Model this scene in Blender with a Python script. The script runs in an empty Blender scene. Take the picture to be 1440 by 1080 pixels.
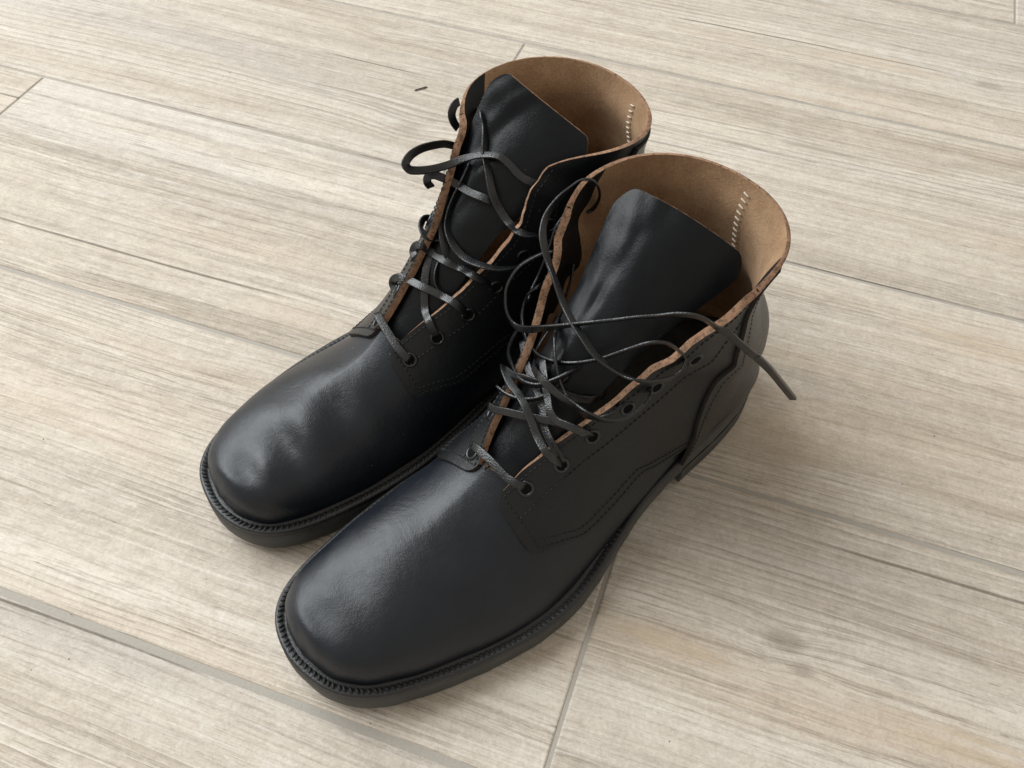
import bpy, math, random
import numpy as np
from mathutils import Vector, Matrix

scene = bpy.context.scene
# ------------------------------------------------------------------ camera
F_PX, PITCH, ROLL, CAM_H = 1250.0, 0.913336, 0.037249, 0.426
cam_data = bpy.data.cameras.new("camera")
cam = bpy.data.objects.new("camera", cam_data)
scene.collection.objects.link(cam)
scene.camera = cam
cam_data.sensor_fit = 'HORIZONTAL'
cam_data.sensor_width = 36.0
cam_data.lens = F_PX / 1440.0 * 36.0
cam_data.clip_start = 0.02
cam_data.clip_end = 50.0
_c, _s = math.cos(PITCH), math.sin(PITCH)
_fw = Vector((0, _c, -_s)); _r = Vector((1, 0, 0)); _u = Vector((0, _s, _c))
_r2 = _r * math.cos(ROLL) + _u * math.sin(ROLL)
_u2 = -_r * math.sin(ROLL) + _u * math.cos(ROLL)
m = Matrix(((_r2.x, _u2.x, -_fw.x, 0), (_r2.y, _u2.y, -_fw.y, 0), (_r2.z, _u2.z, -_fw.z, CAM_H), (0, 0, 0, 1)))
cam.matrix_world = m

# ------------------------------------------------------------------ light: one big window to the left, dim room
world = bpy.data.worlds.new("World")
scene.world = world
world.use_nodes = True
bg = world.node_tree.nodes["Background"]
bg.inputs[0].default_value = (1.0, 0.925, 0.815, 1)
bg.inputs[1].default_value = 0.50

def area(name, loc, target, sx, sy, power, color):
    d = bpy.data.lights.new(name, 'AREA')
    d.shape = 'RECTANGLE'; d.size = sx; d.size_y = sy; d.energy = power; d.color = color
    o = bpy.data.objects.new(name, d); scene.collection.objects.link(o)
    o.location = loc
    o.rotation_euler = (Vector(target) - Vector(loc)).to_track_quat('-Z', 'Y').to_euler()
    return o
area("window_light", (-2.05, 1.35, 2.35), (0.0, 0.3, 0.05), 2.9, 2.5, 168, (0.93, 0.975, 1.0))

scene.view_settings.view_transform = 'Standard'
scene.view_settings.look = 'None'
scene.view_settings.gamma = 1.0
scene.view_settings.exposure = 0.12
# ------------------------------------------------------------------ boot surface (numpy, boot frame in mm: X toe, Y lateral, Z up)
def pchip(xk, yk, x):
    xk = np.asarray(xk, float); yk = np.asarray(yk, float); x = np.asarray(x, float)
    hh = np.diff(xk); dl = np.diff(yk) / hh
    d = np.zeros_like(yk)
    for i in range(1, len(xk) - 1):
        if dl[i-1] * dl[i] > 0:
            w1 = 2*hh[i] + hh[i-1]; w2 = hh[i] + 2*hh[i-1]
            d[i] = (w1 + w2) / (w1/dl[i-1] + w2/dl[i])
    d[0] = dl[0]; d[-1] = dl[-1]
    i = np.clip(np.searchsorted(xk, x) - 1, 0, len(xk) - 2)
    t = np.clip((x - xk[i]) / hh[i], 0, 1)
    return ((1+2*t)*(1-t)**2*yk[i] + t*(1-t)**2*hh[i]*d[i] + t*t*(3-2*t)*yk[i+1] + t*t*(t-1)*hh[i]*d[i+1])

# feather line (where upper meets welt), plan view
LAT = [(309.9,-5),(309.2,3),(308,9),(305.8,16.5),(301.5,23),(295.5,28.8),(288,33.4),(267,42.3),(243.5,50),(217,56),(193,56.7),(159,49.6),(130,44),(95,41.5),(60,40),(30,34),(12,21),(5,5)]
MED = [(309.9,-5),(309.2,-10.5),(308,-15.5),(304.5,-23.5),(297.5,-30.5),(285,-36),(265,-40),(240,-43),(215,-43.5),(190,-41),(160,-36.5),(130,-33),(95,-29),(60,-28),(30,-24),(12,-12),(5,3)]
def yl(x): a = np.array(LAT)[::-1]; return pchip(a[:,0], a[:,1], x)
def ym(x): a = np.array(MED)[::-1]; return pchip(a[:,0], a[:,1], x)
ZF = [(0,31),(60,30),(95,28.5),(130,25),(160,20.5),(190,18),(220,17),(260,18),(290,20.5),(312,24)]
def zf(x): a = np.array(ZF); return pchip(a[:,0], a[:,1], x)

# stations: Tx, Tz, Bx, Bz, yc, half width lateral, half width medial, k, n
ST = []
for x, tz, n, nl in [(309.6,26.5,2.2,2.2),(308.6,33,2.2,2.2),(306.5,38.8,2.2,2.2),(303.5,43,2.25,2.2),(299,43.6,2.6,2.5),(293,45.2,2.6,2.5),(285,46.8,2.5,2.38),(275,49.0,2.34,2.2),(262,53.0,2.05,1.88),(248,56.4,1.90,1.72),(232,59,1.8,1.58),(218,62.5,1.72,1.5)]:
    yc = np.interp(x, [205, 250, 310], [1, 0, -5])
    ST.append([x, tz, x, float(zf(x)), yc, float(yl(x))-yc, yc-float(ym(x)), .5, n, nl])
def stb(tx,tz,bx,bz,yc,L,M,k,n,nl=None): ST.append([tx,tz,bx,bz,yc,L-yc,yc-M,k,n,nl or n])
stb(204,68, 202,17.4, 1, 57, -43, .5, 1.68, 1.46)
stb(189,82, 174,19.5, 1.5, 53.5,-39.5, .51, 1.7, 1.5)
stb(176,95.5,140,24, 2, 48,-35.5, .53, 1.78, 1.58)
stb(164,109, 100,28.5, 3, 43.5,-33, .56, 1.9, 1.75)
stb(154,121, 60,30.2, 4, 42,-31.5, .60, 1.95, 1.9)
stb(147,131, 26,31, 5, 41,-31, .69, 2.0)
stb(142,138, 4,34, 5, 41,-31, 1, 2.0)
stb(138,143, 9,58, 4.5, 40,-32.5, 1, 2.0)
stb(135.5,147, 19,80, 4, 37,-34, 1, 2.0)
stb(133,150, 29,100, 3, 35.5,-37, 1, 2.05)
stb(131,153, 36,120, 2.5, 36,-41, 1, 2.1)
stb(129.5,155, 41,139, 2, 39.5,-45, 1, 2.1)
stb(128,157, 38,156, 2, 47,-47, 1, 2.1)
ST = np.array(ST); NS = len(ST)
_fine = np.linspace(0, NS-1, 801)
_tab = np.stack([pchip(np.arange(NS), ST[:, j], _fine) for j in range(10)], 1)
def _smooth(tab, sig):
    n = int(3*sig); k = np.exp(-.5*(np.arange(-n, n+1)/sig)**2); k /= k.sum()
    p = np.concatenate([2*tab[:1]-tab[n:0:-1], tab, 2*tab[-1:]-tab[-2:-n-2:-1]])
    return np.stack([np.convolve(p[:, j], k, 'valid') for j in range(tab.shape[1])], 1)
_t2 = _smooth(_tab, 7); _tab = _smooth(_tab, 20)
for _j in (2, 3, 7): _tab[:, _j] = _t2[:, _j]
_tab[:, 7] = np.where(_tab[:, 7] > .985, 1.0, _tab[:, 7])
def params(s):
    return [np.interp(np.asarray(s, float)*(NS-1), _fine, _tab[:, j]) for j in range(10)]
def spow(c, e): return np.sign(c)*np.abs(c)**e
FLARE_T = [0, .1, .25, .45, .7, .9, 1]
# how far each facing is pulled open (medial, lateral), and how wide the lacing gap is, per boot
NEAR_SHAPE = dict(dn=0.0, slim=0.0,
    fm=[0, 0, 5, 15, 15, 5, 1], fl=[0, 0, 0, 1, 6, 9, 3],
    gl=[(0,.20),(.028,.214),(.08,.227),(.135,.261),(.195,.304),(.25,.348),(.312,.385),(.385,.421),(.497,.445),(.612,.482),(.724,.555),(.794,.62),(.87,.67),(1,.71)],
    gm=[(0,.05),(.028,.067),(.073,.144),(.117,.21),(.195,.265),(.263,.30),(.351,.325),(.461,.34),(.591,.345),(.76,.38),(.87,.46),(1,.52)])
FAR_SHAPE = dict(dn=0.25, slim=7.0,
    fm=[0, 0, 5, 14, 8, -7, -12], fl=[0, 0, 0, 0, 3, 2, 2],
    gl=[(0,.06),(.078,.10),(.125,.10),(.2,.085),(.307,.09),(.4,.13),(.505,.17),(.591,.21),(.69,.27),(.872,.36),(1,.44)],
    gm=[(0,.195),(.046,.211),(.119,.271),(.185,.314),(.258,.328),(.312,.328),(.44,.328),(.523,.322),(.716,.345),(.825,.41),(1,.50)])
CUR = NEAR_SHAPE
def base(s, phi, dents=()):
    """s 0 toe .. 1 collar ; phi -1..1, 0 ridge, +lateral."""
    s = np.asarray(s, float); phi = np.asarray(phi, float)
    Tx,Tz,Bx,Bz,yc,wl,wm,k,n,nl = params(s)
    n = np.where(phi >= 0, nl-CUR['dn']*np.exp(-((s-.52)/.14)**2), n)
    wl = wl - CUR['slim']*np.exp(-((Bx-195)/45)**2)
    a = np.abs(phi); psi = a*(.5+(k-.5)*a*a)*np.pi
    e = 2.0/n
    ck = spow(np.cos(k*np.pi), e); ck = np.where(np.abs(k-.5) < 1e-3, 0, ck)
    A = (spow(np.cos(psi), e)-ck)/(1-ck)
    w = np.where(phi >= 0, wl, wm)
    Y = yc + np.sign(phi)*w*spow(np.maximum(np.sin(psi), 0), e)
    t = np.clip((s-.4936)/.5064, 0, 1)
    q = np.clip((psi/np.pi-.28)/.5, 0, 1)
    Y = Y + np.where(phi < 0, -pchip(FLARE_T, CUR['fm'], t), pchip(FLARE_T, CUR['fl'], t))*(1-q*q*(3-2*q))*np.clip(a/.2, 0, 1)
    P = np.stack([Bx+(Tx-Bx)*A, Y, Bz+(Tz-Bz)*A], -1)
    return P
def normals(s, phi):
    h = 2e-3
    s1 = np.clip(s-h, 0, 1); s2 = np.clip(s+h, 0, 1)
    p1 = np.clip(phi-h, -1, 1); p2 = np.clip(phi+h, -1, 1)
    ds = base(s2, phi)-base(s1, phi); dp = base(s, p2)-base(s, p1)
    n = np.cross(dp, ds)
    n /= np.maximum(np.linalg.norm(n, axis=-1, keepdims=True), 1e-9)
    return n
def body(s, phi, off=0.0, dents=()):
    s, phi = np.broadcast_arrays(np.asarray(s, float), np.asarray(phi, float))
    P = base(s, phi); N = normals(s, phi)
    o = np.broadcast_to(np.asarray(off, float), s.shape).copy()
    for (x, y, amp, rx, ry, rot) in dents:
        c, q = math.cos(rot), math.sin(rot)
        u = (P[..., 0]-x)*c+(P[..., 1]-y)*q; v = -(P[..., 0]-x)*q+(P[..., 1]-y)*c
        o = o + amp*np.exp(-(u/rx)**2-(v/ry)**2)
    return P + N*o[..., None]
def s_of_tx(x):  # station parameter where the ridge reaches x (forefoot)
    return float(np.interp(-x, -_tab[:, 0], _fine)/(NS-1))
S_TAB = s_of_tx(206)          # front edge of the quarters
def phig(s, side):
    t = np.clip((np.asarray(s, float)-S_TAB)/(1-S_TAB), 0, 1)
    g = np.array(CUR['gl' if side > 0 else 'gm'])
    return side*pchip(g[:, 0], g[:, 1], t)
# ------------------------------------------------------------------ small node helpers
def new_mat(name):
    mt = bpy.data.materials.new(name); mt.use_nodes = True
    nt = mt.node_tree
    return mt, nt, nt.nodes["Principled BSDF"]
class NG:
    def __init__(s, nt): s.nt = nt
    def n(s, t, **kw):
        x = s.nt.nodes.new(t)
        for k, v in kw.items(): setattr(x, k, v)
        return x
    def link(s, a, b): s.nt.links.new(a, b)
    def put(s, sock, v):
        if hasattr(v, "links"): s.link(v, sock)
        else: sock.default_value = v
    def math(s, op, a, b=0.0, c=0.0, clamp=False):
        x = s.n("ShaderNodeMath", operation=op, use_clamp=clamp)
        s.put(x.inputs[0], a); s.put(x.inputs[1], b); s.put(x.inputs[2], c); return x.outputs[0]
    def noise(s, vec, scale=1.0, detail=3.0, rough=.55, dist=0.0):
        x = s.n("ShaderNodeTexNoise"); s.put(x.inputs["Vector"], vec)
        x.inputs["Scale"].default_value = scale; x.inputs["Detail"].default_value = detail
        x.inputs["Roughness"].default_value = rough; x.inputs["Distortion"].default_value = dist
        return x.outputs["Fac"]
    def comb(s, x, y, z=0.0):
        c = s.n("ShaderNodeCombineXYZ"); s.put(c.inputs[0], x); s.put(c.inputs[1], y); s.put(c.inputs[2], z); return c.outputs[0]
    def ramp(s, fac, stops, interp='LINEAR'):
        r = s.n("ShaderNodeValToRGB"); r.color_ramp.interpolation = interp
        el = r.color_ramp.elements
        while len(el) < len(stops): el.new(.5)
        for e, (p, c) in zip(el, stops):
            e.position = p; e.color = c if len(c) == 4 else (*c, 1)
        s.put(r.inputs[0], fac); return r.outputs[0]
    def mix(s, fac, a, b, mode='MIX'):
        x = s.n("ShaderNodeMix", data_type='RGBA', blend_type=mode)
        s.put(x.inputs[0], fac)
        for sk, v in ((x.inputs[6], a), (x.inputs[7], b)):
            if hasattr(v, "links"): s.link(v, sk)
            else: sk.default_value = v if len(v) == 4 else (*v, 1)
        return x.outputs[2]
    def sstep(s, v, a, b):
        x = s.n("ShaderNodeMapRange", interpolation_type='SMOOTHSTEP')
        s.put(x.inputs[0], v); x.inputs[1].default_value = a; x.inputs[2].default_value = b
        return x.outputs[0]
    def bump(s, height, strength, dist, prev=None):
        b = s.n("ShaderNodeBump"); s.put(b.inputs["Height"], height)
        b.inputs["Strength"].default_value = strength; b.inputs["Distance"].default_value = dist
        if prev is not None: s.link(prev, b.inputs["Normal"])
        return b.outputs[0]

# ------------------------------------------------------------------ materials
def leather_mat(name, col, rough, grain=1.0, dust=0.0, spec=.4, crease=0.0):
    mt, nt, bs = new_mat(name); g = NG(nt)
    co = g.n("ShaderNodeTexCoord").outputs["Object"]
    big = g.noise(co, 28, 3, .6); mid = g.noise(co, 190, 4, .6)
    vo = g.n("ShaderNodeTexVoronoi", feature='DISTANCE_TO_EDGE'); g.link(co, vo.inputs["Vector"]); vo.inputs["Scale"].default_value = 1150
    fine = g.noise(co, 900, 3, .6)
    c = g.mix(g.sstep(big, .3, .75), col, tuple(x*1.45+.002 for x in col))
    if dust:
        sp = g.noise(co, 420, 2, .5)
        c = g.mix(g.math('MULTIPLY', g.sstep(sp, .76, .80), dust), c, (.22, .20, .18))
    g.link(c, bs.inputs["Base Color"])
    r = g.math('ADD', g.math('MULTIPLY', big, .16), g.math('MULTIPLY', mid, .14))
    g.link(g.math('ADD', r, rough-.15), bs.inputs["Roughness"])
    bs.inputs["Specular IOR Level"].default_value = spec
    b1 = g.bump(g.math('MINIMUM', vo.outputs["Distance"], .25), .16*grain, .0009)
    b2 = g.bump(fine, .11*grain, .0008, b1)
    b3 = g.bump(mid, .085*grain, .0026, b2)
    if crease:
        # fine flex wrinkles running across the foot, and scattered short scuffs
        sp = g.n("ShaderNodeSeparateXYZ"); g.link(co, sp.inputs[0])
        wx = g.math('ADD', g.math('MULTIPLY', sp.outputs[0], 330), g.math('MULTIPLY', big, 9))
        cn = g.noise(g.comb(wx, g.math('MULTIPLY', sp.outputs[1], 55), g.math('MULTIPLY', sp.outputs[2], 55)), 1, 4, .6)
        cm = g.math('MULTIPLY', g.sstep(sp.outputs[0], .195, .235), g.math('SUBTRACT', 1.0, g.sstep(sp.outputs[0], .265, .30)))
        cm = g.math('MULTIPLY', cm, g.sstep(g.noise(co, 34, 2, .5), .42, .62))
        b3 = g.bump(g.math('MULTIPLY', cn, cm), crease, .0022, b3)
    g.link(b3, bs.inputs["Normal"])
    return mt
def suede_mat(name, c1, c2, fuzz=1.0):
    mt, nt, bs = new_mat(name); g = NG(nt)
    co = g.n("ShaderNodeTexCoord").outputs["Object"]
    a = g.noise(co, 60, 4, .6); b = g.noise(co, 700, 5, .75); d = g.noise(co, 2200, 3, .7)
    f = g.math('ADD', g.math('MULTIPLY', a, .55), g.math('MULTIPLY', b, .45))
    c = g.mix(g.sstep(f, .36, .66), c1, c2)
    c = g.mix(g.math('MULTIPLY', g.sstep(d, .55, .75), .45), c, tuple(min(1, x*1.7) for x in c2))
    g.link(c, bs.inputs["Base Color"])
    bs.inputs["Roughness"].default_value = .95
    bs.inputs["Specular IOR Level"].default_value = .15
    bs.inputs["Sheen Weight"].default_value = .25*fuzz
    bs.inputs["Sheen Tint"].default_value = (.9, .7, .5, 1)
    g.link(g.bump(d, .5, .0012, g.bump(b, .5, .002)), bs.inputs["Normal"])
    return mt
def edge_mat(name):
    mt, nt, bs = new_mat(name); g = NG(nt)
    co = g.n("ShaderNodeTexCoord").outputs["Object"]
    a = g.noise(co, 420, 5, .75, .6); b = g.noise(co, 60, 3, .6)
    c = g.mix(g.sstep(b, .35, .65), (.36, .215, .135), (.24, .135, .082))
    c = g.mix(g.math('MULTIPLY', g.sstep(a, .48, .62), .8), c, (.085, .05, .034))
    g.link(c, bs.inputs["Base Color"])
    bs.inputs["Roughness"].default_value = .85; bs.inputs["Specular IOR Level"].default_value = .2
    g.link(g.bump(g.noise(co, 1100, 4, .7), .7, .0015), bs.inputs["Normal"])
    return mt
def rubber_mat(name, col, rough):
    mt, nt, bs = new_mat(name); g = NG(nt)
    co = g.n("ShaderNodeTexCoord").outputs["Object"]
    a = g.noise(co, 55, 4, .65); b = g.noise(co, 520, 4, .7)
    c = g.mix(g.sstep(a, .35, .7), col, tuple(x*1.55 for x in col))
    c = g.mix(g.math('MULTIPLY', g.sstep(b, .62, .72), .6), c, (.13, .12, .11))
    g.link(c, bs.inputs["Base Color"])
    g.link(g.math('ADD', g.math('MULTIPLY', a, .2), rough-.1), bs.inputs["Roughness"])
    g.link(g.bump(b, .25, .0015), bs.inputs["Normal"])
    return mt
def lace_mat(name):
    mt, nt, bs = new_mat(name); g = NG(nt)
    co = g.n("ShaderNodeTexCoord").outputs["Object"]
    a = g.noise(co, 300, 3, .6)
    vo = g.n("ShaderNodeTexVoronoi"); g.link(co, vo.inputs["Vector"]); vo.inputs["Scale"].default_value = 1500
    g.link(g.mix(a, (.0045, .005, .0058), (.010, .011, .0125)), bs.inputs["Base Color"])
    g.link(g.math('ADD', g.math('MULTIPLY', a, .35), .14), bs.inputs["Roughness"])
    bs.inputs["Specular IOR Level"].default_value = .6
    g.link(g.bump(vo.outputs["Distance"], .25, .0006), bs.inputs["Normal"])
    return mt
def plain_mat(name, col, rough, metal=0.0, spec=.5):
    mt, nt, bs = new_mat(name); g = NG(nt)
    co = g.n("ShaderNodeTexCoord").outputs["Object"]
    a = g.noise(co, 400, 3, .6)
    g.link(g.mix(a, tuple(x*.75 for x in col), tuple(x*1.25 for x in col)), bs.inputs["Base Color"])
    bs.inputs["Roughness"].default_value = rough; bs.inputs["Metallic"].default_value = metal
    bs.inputs["Specular IOR Level"].default_value = spec
    return mt
M_VAMP = leather_mat("black_leather_vamp", (.0036, .0056, .0094), .385, 1.0, .5, .42, .14)
M_LEATHER = leather_mat("black_leather", (.0040, .0048, .0060), .40, 1.3, .35, .36)
M_TONGUE = leather_mat("black_leather_tongue", (.0034, .0042, .0054), .33, .9, .3, .20)
M_LINING = leather_mat("black_facing_lining", (.006, .0065, .007), .60, .8, 0, .25)
M_SUEDE = suede_mat("brown_flesh_side", (.255, .148, .080), (.40, .252, .145))
M_EDGE = edge_mat("raw_cut_edge")
M_EDGEDARK = leather_mat("dyed_cut_edge", (.016, .013, .011), .6, 1.0)
M_RUBBER = rubber_mat("black_rubber_sole", (.031, .032, .031), .55)
M_WELT = rubber_mat("black_welt_leather", (.010, .010, .011), .42)
M_THREAD = plain_mat("black_waxed_thread", (.008, .0085, .009), .55, 0, .3)
M_CREAM = plain_mat("cream_thread", (.50, .44, .36), .8)
M_METAL = plain_mat("black_nickel_eyelet", (.05, .052, .056), .28, .85)
M_HOLE_SHADE = plain_mat("eyelet_hole_shade", (.004, .004, .004), .9, 0, .1)
M_LACE = lace_mat("waxed_flat_lace")

# ------------------------------------------------------------------ mesh helpers
def link(o, parent=None):
    scene.collection.objects.link(o)
    if parent is not None: o.parent = parent
    return o
def mesh_obj(name, V, Fc, mats, parent=None, midx=None, smooth=True, flip=False, scale=.001):
    me = bpy.data.meshes.new(name)
    V = np.asarray(V, float)*scale
    if flip:
        V = V*np.array([1, -1, 1]); Fc = [tuple(reversed(f)) for f in Fc]
    me.from_pydata(V.tolist(), [], [tuple(int(i) for i in f) for f in Fc])
    for mt in mats: me.materials.append(mt)
    if midx is not None: me.polygons.foreach_set("material_index", np.asarray(midx, np.int32))
    me.polygons.foreach_set("use_smooth", np.full(len(me.polygons), smooth))
    me.update()
    return link(bpy.data.objects.new(name, me), parent)
class Geo:
    def __init__(s): s.V = []; s.F = []; s.M = []
    def add(s, V, F, m=0):
        b = len(s.V); s.V.extend(np.asarray(V, float).tolist()); s.F.extend([tuple(i+b for i in f) for f in F])
        s.M.extend([m]*len(F) if not hasattr(m, '__len__') else m)
    def build(s, name, mats, parent=None, smooth=True, flip=False, scale=.001):
        return mesh_obj(name, s.V, s.F, mats, parent, s.M, smooth, flip, scale)
def grid_faces(nu, nv, rev=False):
    F = []
    for i in range(nu-1):
        for j in range(nv-1):
            a = i*nv+j; f = (a, a+1, a+nv+1, a+nv)
            F.append(tuple(reversed(f)) if rev else f)
    return F
def shell(geo, O, I, m_out, m_in, rims, side=1, innermask=None):
    """O, I: (nu,nv,3) outer and inner grids. rims: dict u0,u1,v0,v1 -> material or None. Separate rim vertices keep edges crisp."""
    nu, nv, _ = O.shape
    rev = side < 0
    geo.add(O.reshape(-1, 3), grid_faces(nu, nv, rev), m_out)
    fi = grid_faces(nu, nv, not rev)
    mi = [m_in]*len(fi)
    if innermask is not None:
        mi = [(innermask[0] if innermask[1][i, j] else m_in) for i in range(nu-1) for j in range(nv-1)]
    geo.add(I.reshape(-1, 3), fi, mi)
    for key, mt in rims.items():
        if mt is None: continue
        o, i = {'u0': (O[0], I[0]), 'u1': (O[-1], I[-1]), 'v0': (O[:, 0], I[:, 0]), 'v1': (O[:, -1], I[:, -1])}[key]
        n = len(o)
        mid = (o+i)/2
        # slightly rounded cut edge: bulge outwards from the sheet
        ref = {'u0': O[1]-O[0], 'u1': O[-2]-O[-1], 'v0': O[:, 1]-O[:, 0], 'v1': O[:, -2]-O[:, -1]}[key]
        ref = ref/np.maximum(np.linalg.norm(ref, axis=1, keepdims=True), 1e-9)
        jit = .09*np.sin(np.arange(n)*2.1+n)*np.sin(np.arange(n)*.77)+.06*np.sin(np.arange(n)*5.3)
        mid = mid - ref*(0.35+jit[:, None])
        P = np.concatenate([o, mid, i])
        F = []
        flipk = (key in ('u0', 'v1')) != rev
        for a in range(n-1):
            for r in range(2):
                f = (r*n+a, r*n+a+1, (r+1)*n+a+1, (r+1)*n+a)
                F.append(f if flipk else tuple(reversed(f)))
        geo.add(P, F, mt)
def catmull(P, n, i0=0, i1=None):
    P = np.asarray(P, float); Q = np.vstack([2*P[0]-P[1], P, 2*P[-1]-P[-2]])
    d = np.linalg.norm(np.diff(Q, axis=0), axis=1)**.5
    d = np.maximum(d, 1e-3); t = np.concatenate([[0], np.cumsum(d)])
    out = []
    L = len(P)
    tt = np.linspace(t[1+i0], t[L if i1 is None else 1+i1], n)
    for x in tt:
        i = int(np.clip(np.searchsorted(t, x, 'right')-1, 1, L-1))
        t0, t1, t2, t3 = t[i-1:i+3]; p0, p1, p2, p3 = Q[i-1:i+3]
        a1 = (t1-x)/(t1-t0)*p0+(x-t0)/(t1-t0)*p1; a2 = (t2-x)/(t2-t1)*p1+(x-t1)/(t2-t1)*p2; a3 = (t3-x)/(t3-t2)*p2+(x-t2)/(t3-t2)*p3
        b1 = (t2-x)/(t2-t0)*a1+(x-t0)/(t2-t0)*a2; b2 = (t3-x)/(t3-t1)*a2+(x-t1)/(t3-t1)*a3
        out.append((t2-x)/(t2-t1)*b1+(x-t1)/(t2-t1)*b2)
    return np.array(out)
def ribbon(geo, pts, width, thick, up, n=None, tip=None, seg=10):
    """flat lace: sweep of a rounded flat section; up = preferred face normal at each control point (or one vector)."""
    pts = np.asarray(pts, float)
    up = np.asarray(up, float)
    if up.ndim == 1: up = np.repeat(up[None], len(pts), 0)
    L = np.linalg.norm(np.diff(pts, axis=0), axis=1).sum()
    n = n or max(12, int(L/1.6))
    C = catmull(pts, n); U = catmull(up, n)
    T = np.gradient(C, axis=0); T /= np.linalg.norm(T, axis=1, keepdims=True)+1e-9
    U = U-T*(U*T).sum(1, keepdims=True); U /= np.linalg.norm(U, axis=1, keepdims=True)+1e-9
    B = np.cross(T, U)
    q = [(.5, .12), (.485, .34), (.45, .47), (.40, .5), (0, .5)]
    q = q+[(-a, b) for a, b in q[:4][::-1]]
    q = q+[(-a, -b) for a, b in q]
    seg = len(q); q = np.array(q); cx = q[:, 0]*width; cy = q[:, 1]*thick
    V = (C[:, None]+B[:, None]*cx[None, :, None]+U[:, None]*cy[None, :, None]).reshape(-1, 3)
    F = []
    for i in range(n-1):
        for j in range(seg):
            k = (j+1) % seg
            F.append((i*seg+j, i*seg+k, (i+1)*seg+k, (i+1)*seg+j))
    F.append(tuple(reversed(range(seg)))); F.append(tuple((n-1)*seg+j for j in range(seg)))
    geo.add(V, F, 0)
def dashes(geo, C, N, length, gap, width, height, sink=.15):
    """row of stitches along polyline C (n,3) with normals N."""
    d = np.concatenate([[0], np.cumsum(np.linalg.norm(np.diff(C, axis=0), axis=1))])
    at = lambda q: np.array([np.interp(q, d, C[:, k]) for k in range(3)])
    nt_ = lambda q: np.array([np.interp(q, d, N[:, k]) for k in range(3)])
    q = 0.0
    while q+length < d[-1]:
        a, b = at(q), at(q+length); nn = nt_(q+length/2); nn /= np.linalg.norm(nn)+1e-9
        t = (b-a)/(np.linalg.norm(b-a)+1e-9); w = np.cross(nn, t)
        V = []
        for f, sc in ((0, .45), (.22, 1), (.78, 1), (1, .45)):
            c = a+(b-a)*f
            for (x, z) in ((-.5, -sink), (-.38, .72*sc), (0, sc), (.38, .72*sc), (.5, -sink)):
                V.append(c+w*x*width+nn*z*height)
        F = [(i*5+j, i*5+j+1, i*5+6+j, i*5+5+j) for i in range(3) for j in range(4)]
        F += [(0, 1, 2, 3, 4)[::-1], (15, 16, 17, 18, 19)]
        geo.add(V, F, 0)
        q += length+gap
def outline(off_front, off_heel, n=260):
    """closed plan outline of feather line, offset outward; returns (n,2)."""
    a = np.array(LAT); b = np.array(MED)[::-1]
    P = np.vstack([a, b[1:-1]]) if False else np.vstack([a, b[:-1]])
    P = P[::-1].copy()
    P[:, 1] -= np.where(P[:, 1] > 8, CUR['slim'], 0)*np.exp(-((P[:, 0]-195)/45)**2)
    # closed smooth resample
    Q = np.vstack([P[-3:], P, P[:4]])
    C = catmull(Q, 1200, 3, 3+len(P))
    d = np.concatenate([[0], np.cumsum(np.linalg.norm(np.diff(C, axis=0), axis=1))])
    q = np.linspace(0, d[-1], n, endpoint=False)
    C = np.stack([np.interp(q, d, C[:, k]) for k in range(2)], 1)
    k = np.exp(-.5*(np.arange(-4, 5)/1.8)**2); k /= k.sum()
    C = sum(w*np.roll(C, s, 0) for w, s in zip(k, range(-4, 5)))
    T = np.roll(C, -1, 0)-np.roll(C, 1, 0); T /= np.linalg.norm(T, axis=1, keepdims=True)
    N = np.stack([T[:, 1], -T[:, 0]], 1)
    area_ = .5*np.sum(C[:, 0]*np.roll(C[:, 1], -1)-np.roll(C[:, 0], -1)*C[:, 1])
    if area_ < 0: C = C[::-1]; N = -(-N)[::-1]
    c = C.mean(0)
    if ((C-c)*N).sum() < 0: N = -N
    w = np.clip((C[:, 0]-125)/55, 0, 1); w = w*w*(3-2*w)
    off = off_heel+(off_front-off_heel)*w
    return C+N*off[:, None], N, C
ZB = [(0,14),(90,13.2),(112,10),(138,5),(162,1.4),(185,.2),(255,.2),(280,1.5),(300,4),(318,8)]
def zb(x): a = np.array(ZB); return pchip(a[:, 0], a[:, 1], x)
# ------------------------------------------------------------------ boot builder
def quarter_limits(side):
    lo = np.array([(.49, .555), (.503, .565), (.528, .635), (.549, .715), (.58, .745), (.605, .765), (.615, .82), (.635, .91), (.655, 1.0), (1, 1)])
    return lambda s: side*pchip(lo[:, 0], lo[:, 1], s)
COUNTER = [(.622, 1.0), (.64, .89), (.66, .793), (.696, .722), (.78, .665), (.85, .69), (.93, .725), (.985, .755)]
def quarter_grid(side, nu=120, nv=64, wob=0):
    lim = quarter_limits(side)
    v = np.linspace(0, 1, nv)**1.25
    u = np.linspace(0, 1, nu)**1.15
    Ug, Vg = np.meshgrid(u, v, indexing='ij')
    # rounded lower tab corner (v=0,u=0), slightly slanted front edge, rounded collar corner
    s0 = S_TAB + .016*np.exp(-Vg/.07) + .012*np.exp(-(1-Vg)/.06)
    s1 = 1 - .035*np.exp(-Vg/.07)
    Sg = s0+(s1-s0)*Ug
    g = phig(Sg, side); l = lim(Sg)
    tt = (Sg-S_TAB)/(1-S_TAB)
    ir = np.sin(tt*23+wob)+.7*np.sin(tt*37+1.7*wob)+.5*np.sin(tt*71+2.9*wob)
    g = g + side*.0042*ir*np.clip(tt*5, 0, 1)*np.clip((.75-tt)*4, 0, 1)
    Ph = g+(l-g)*Vg
    return Sg, Ph, Vg
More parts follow.
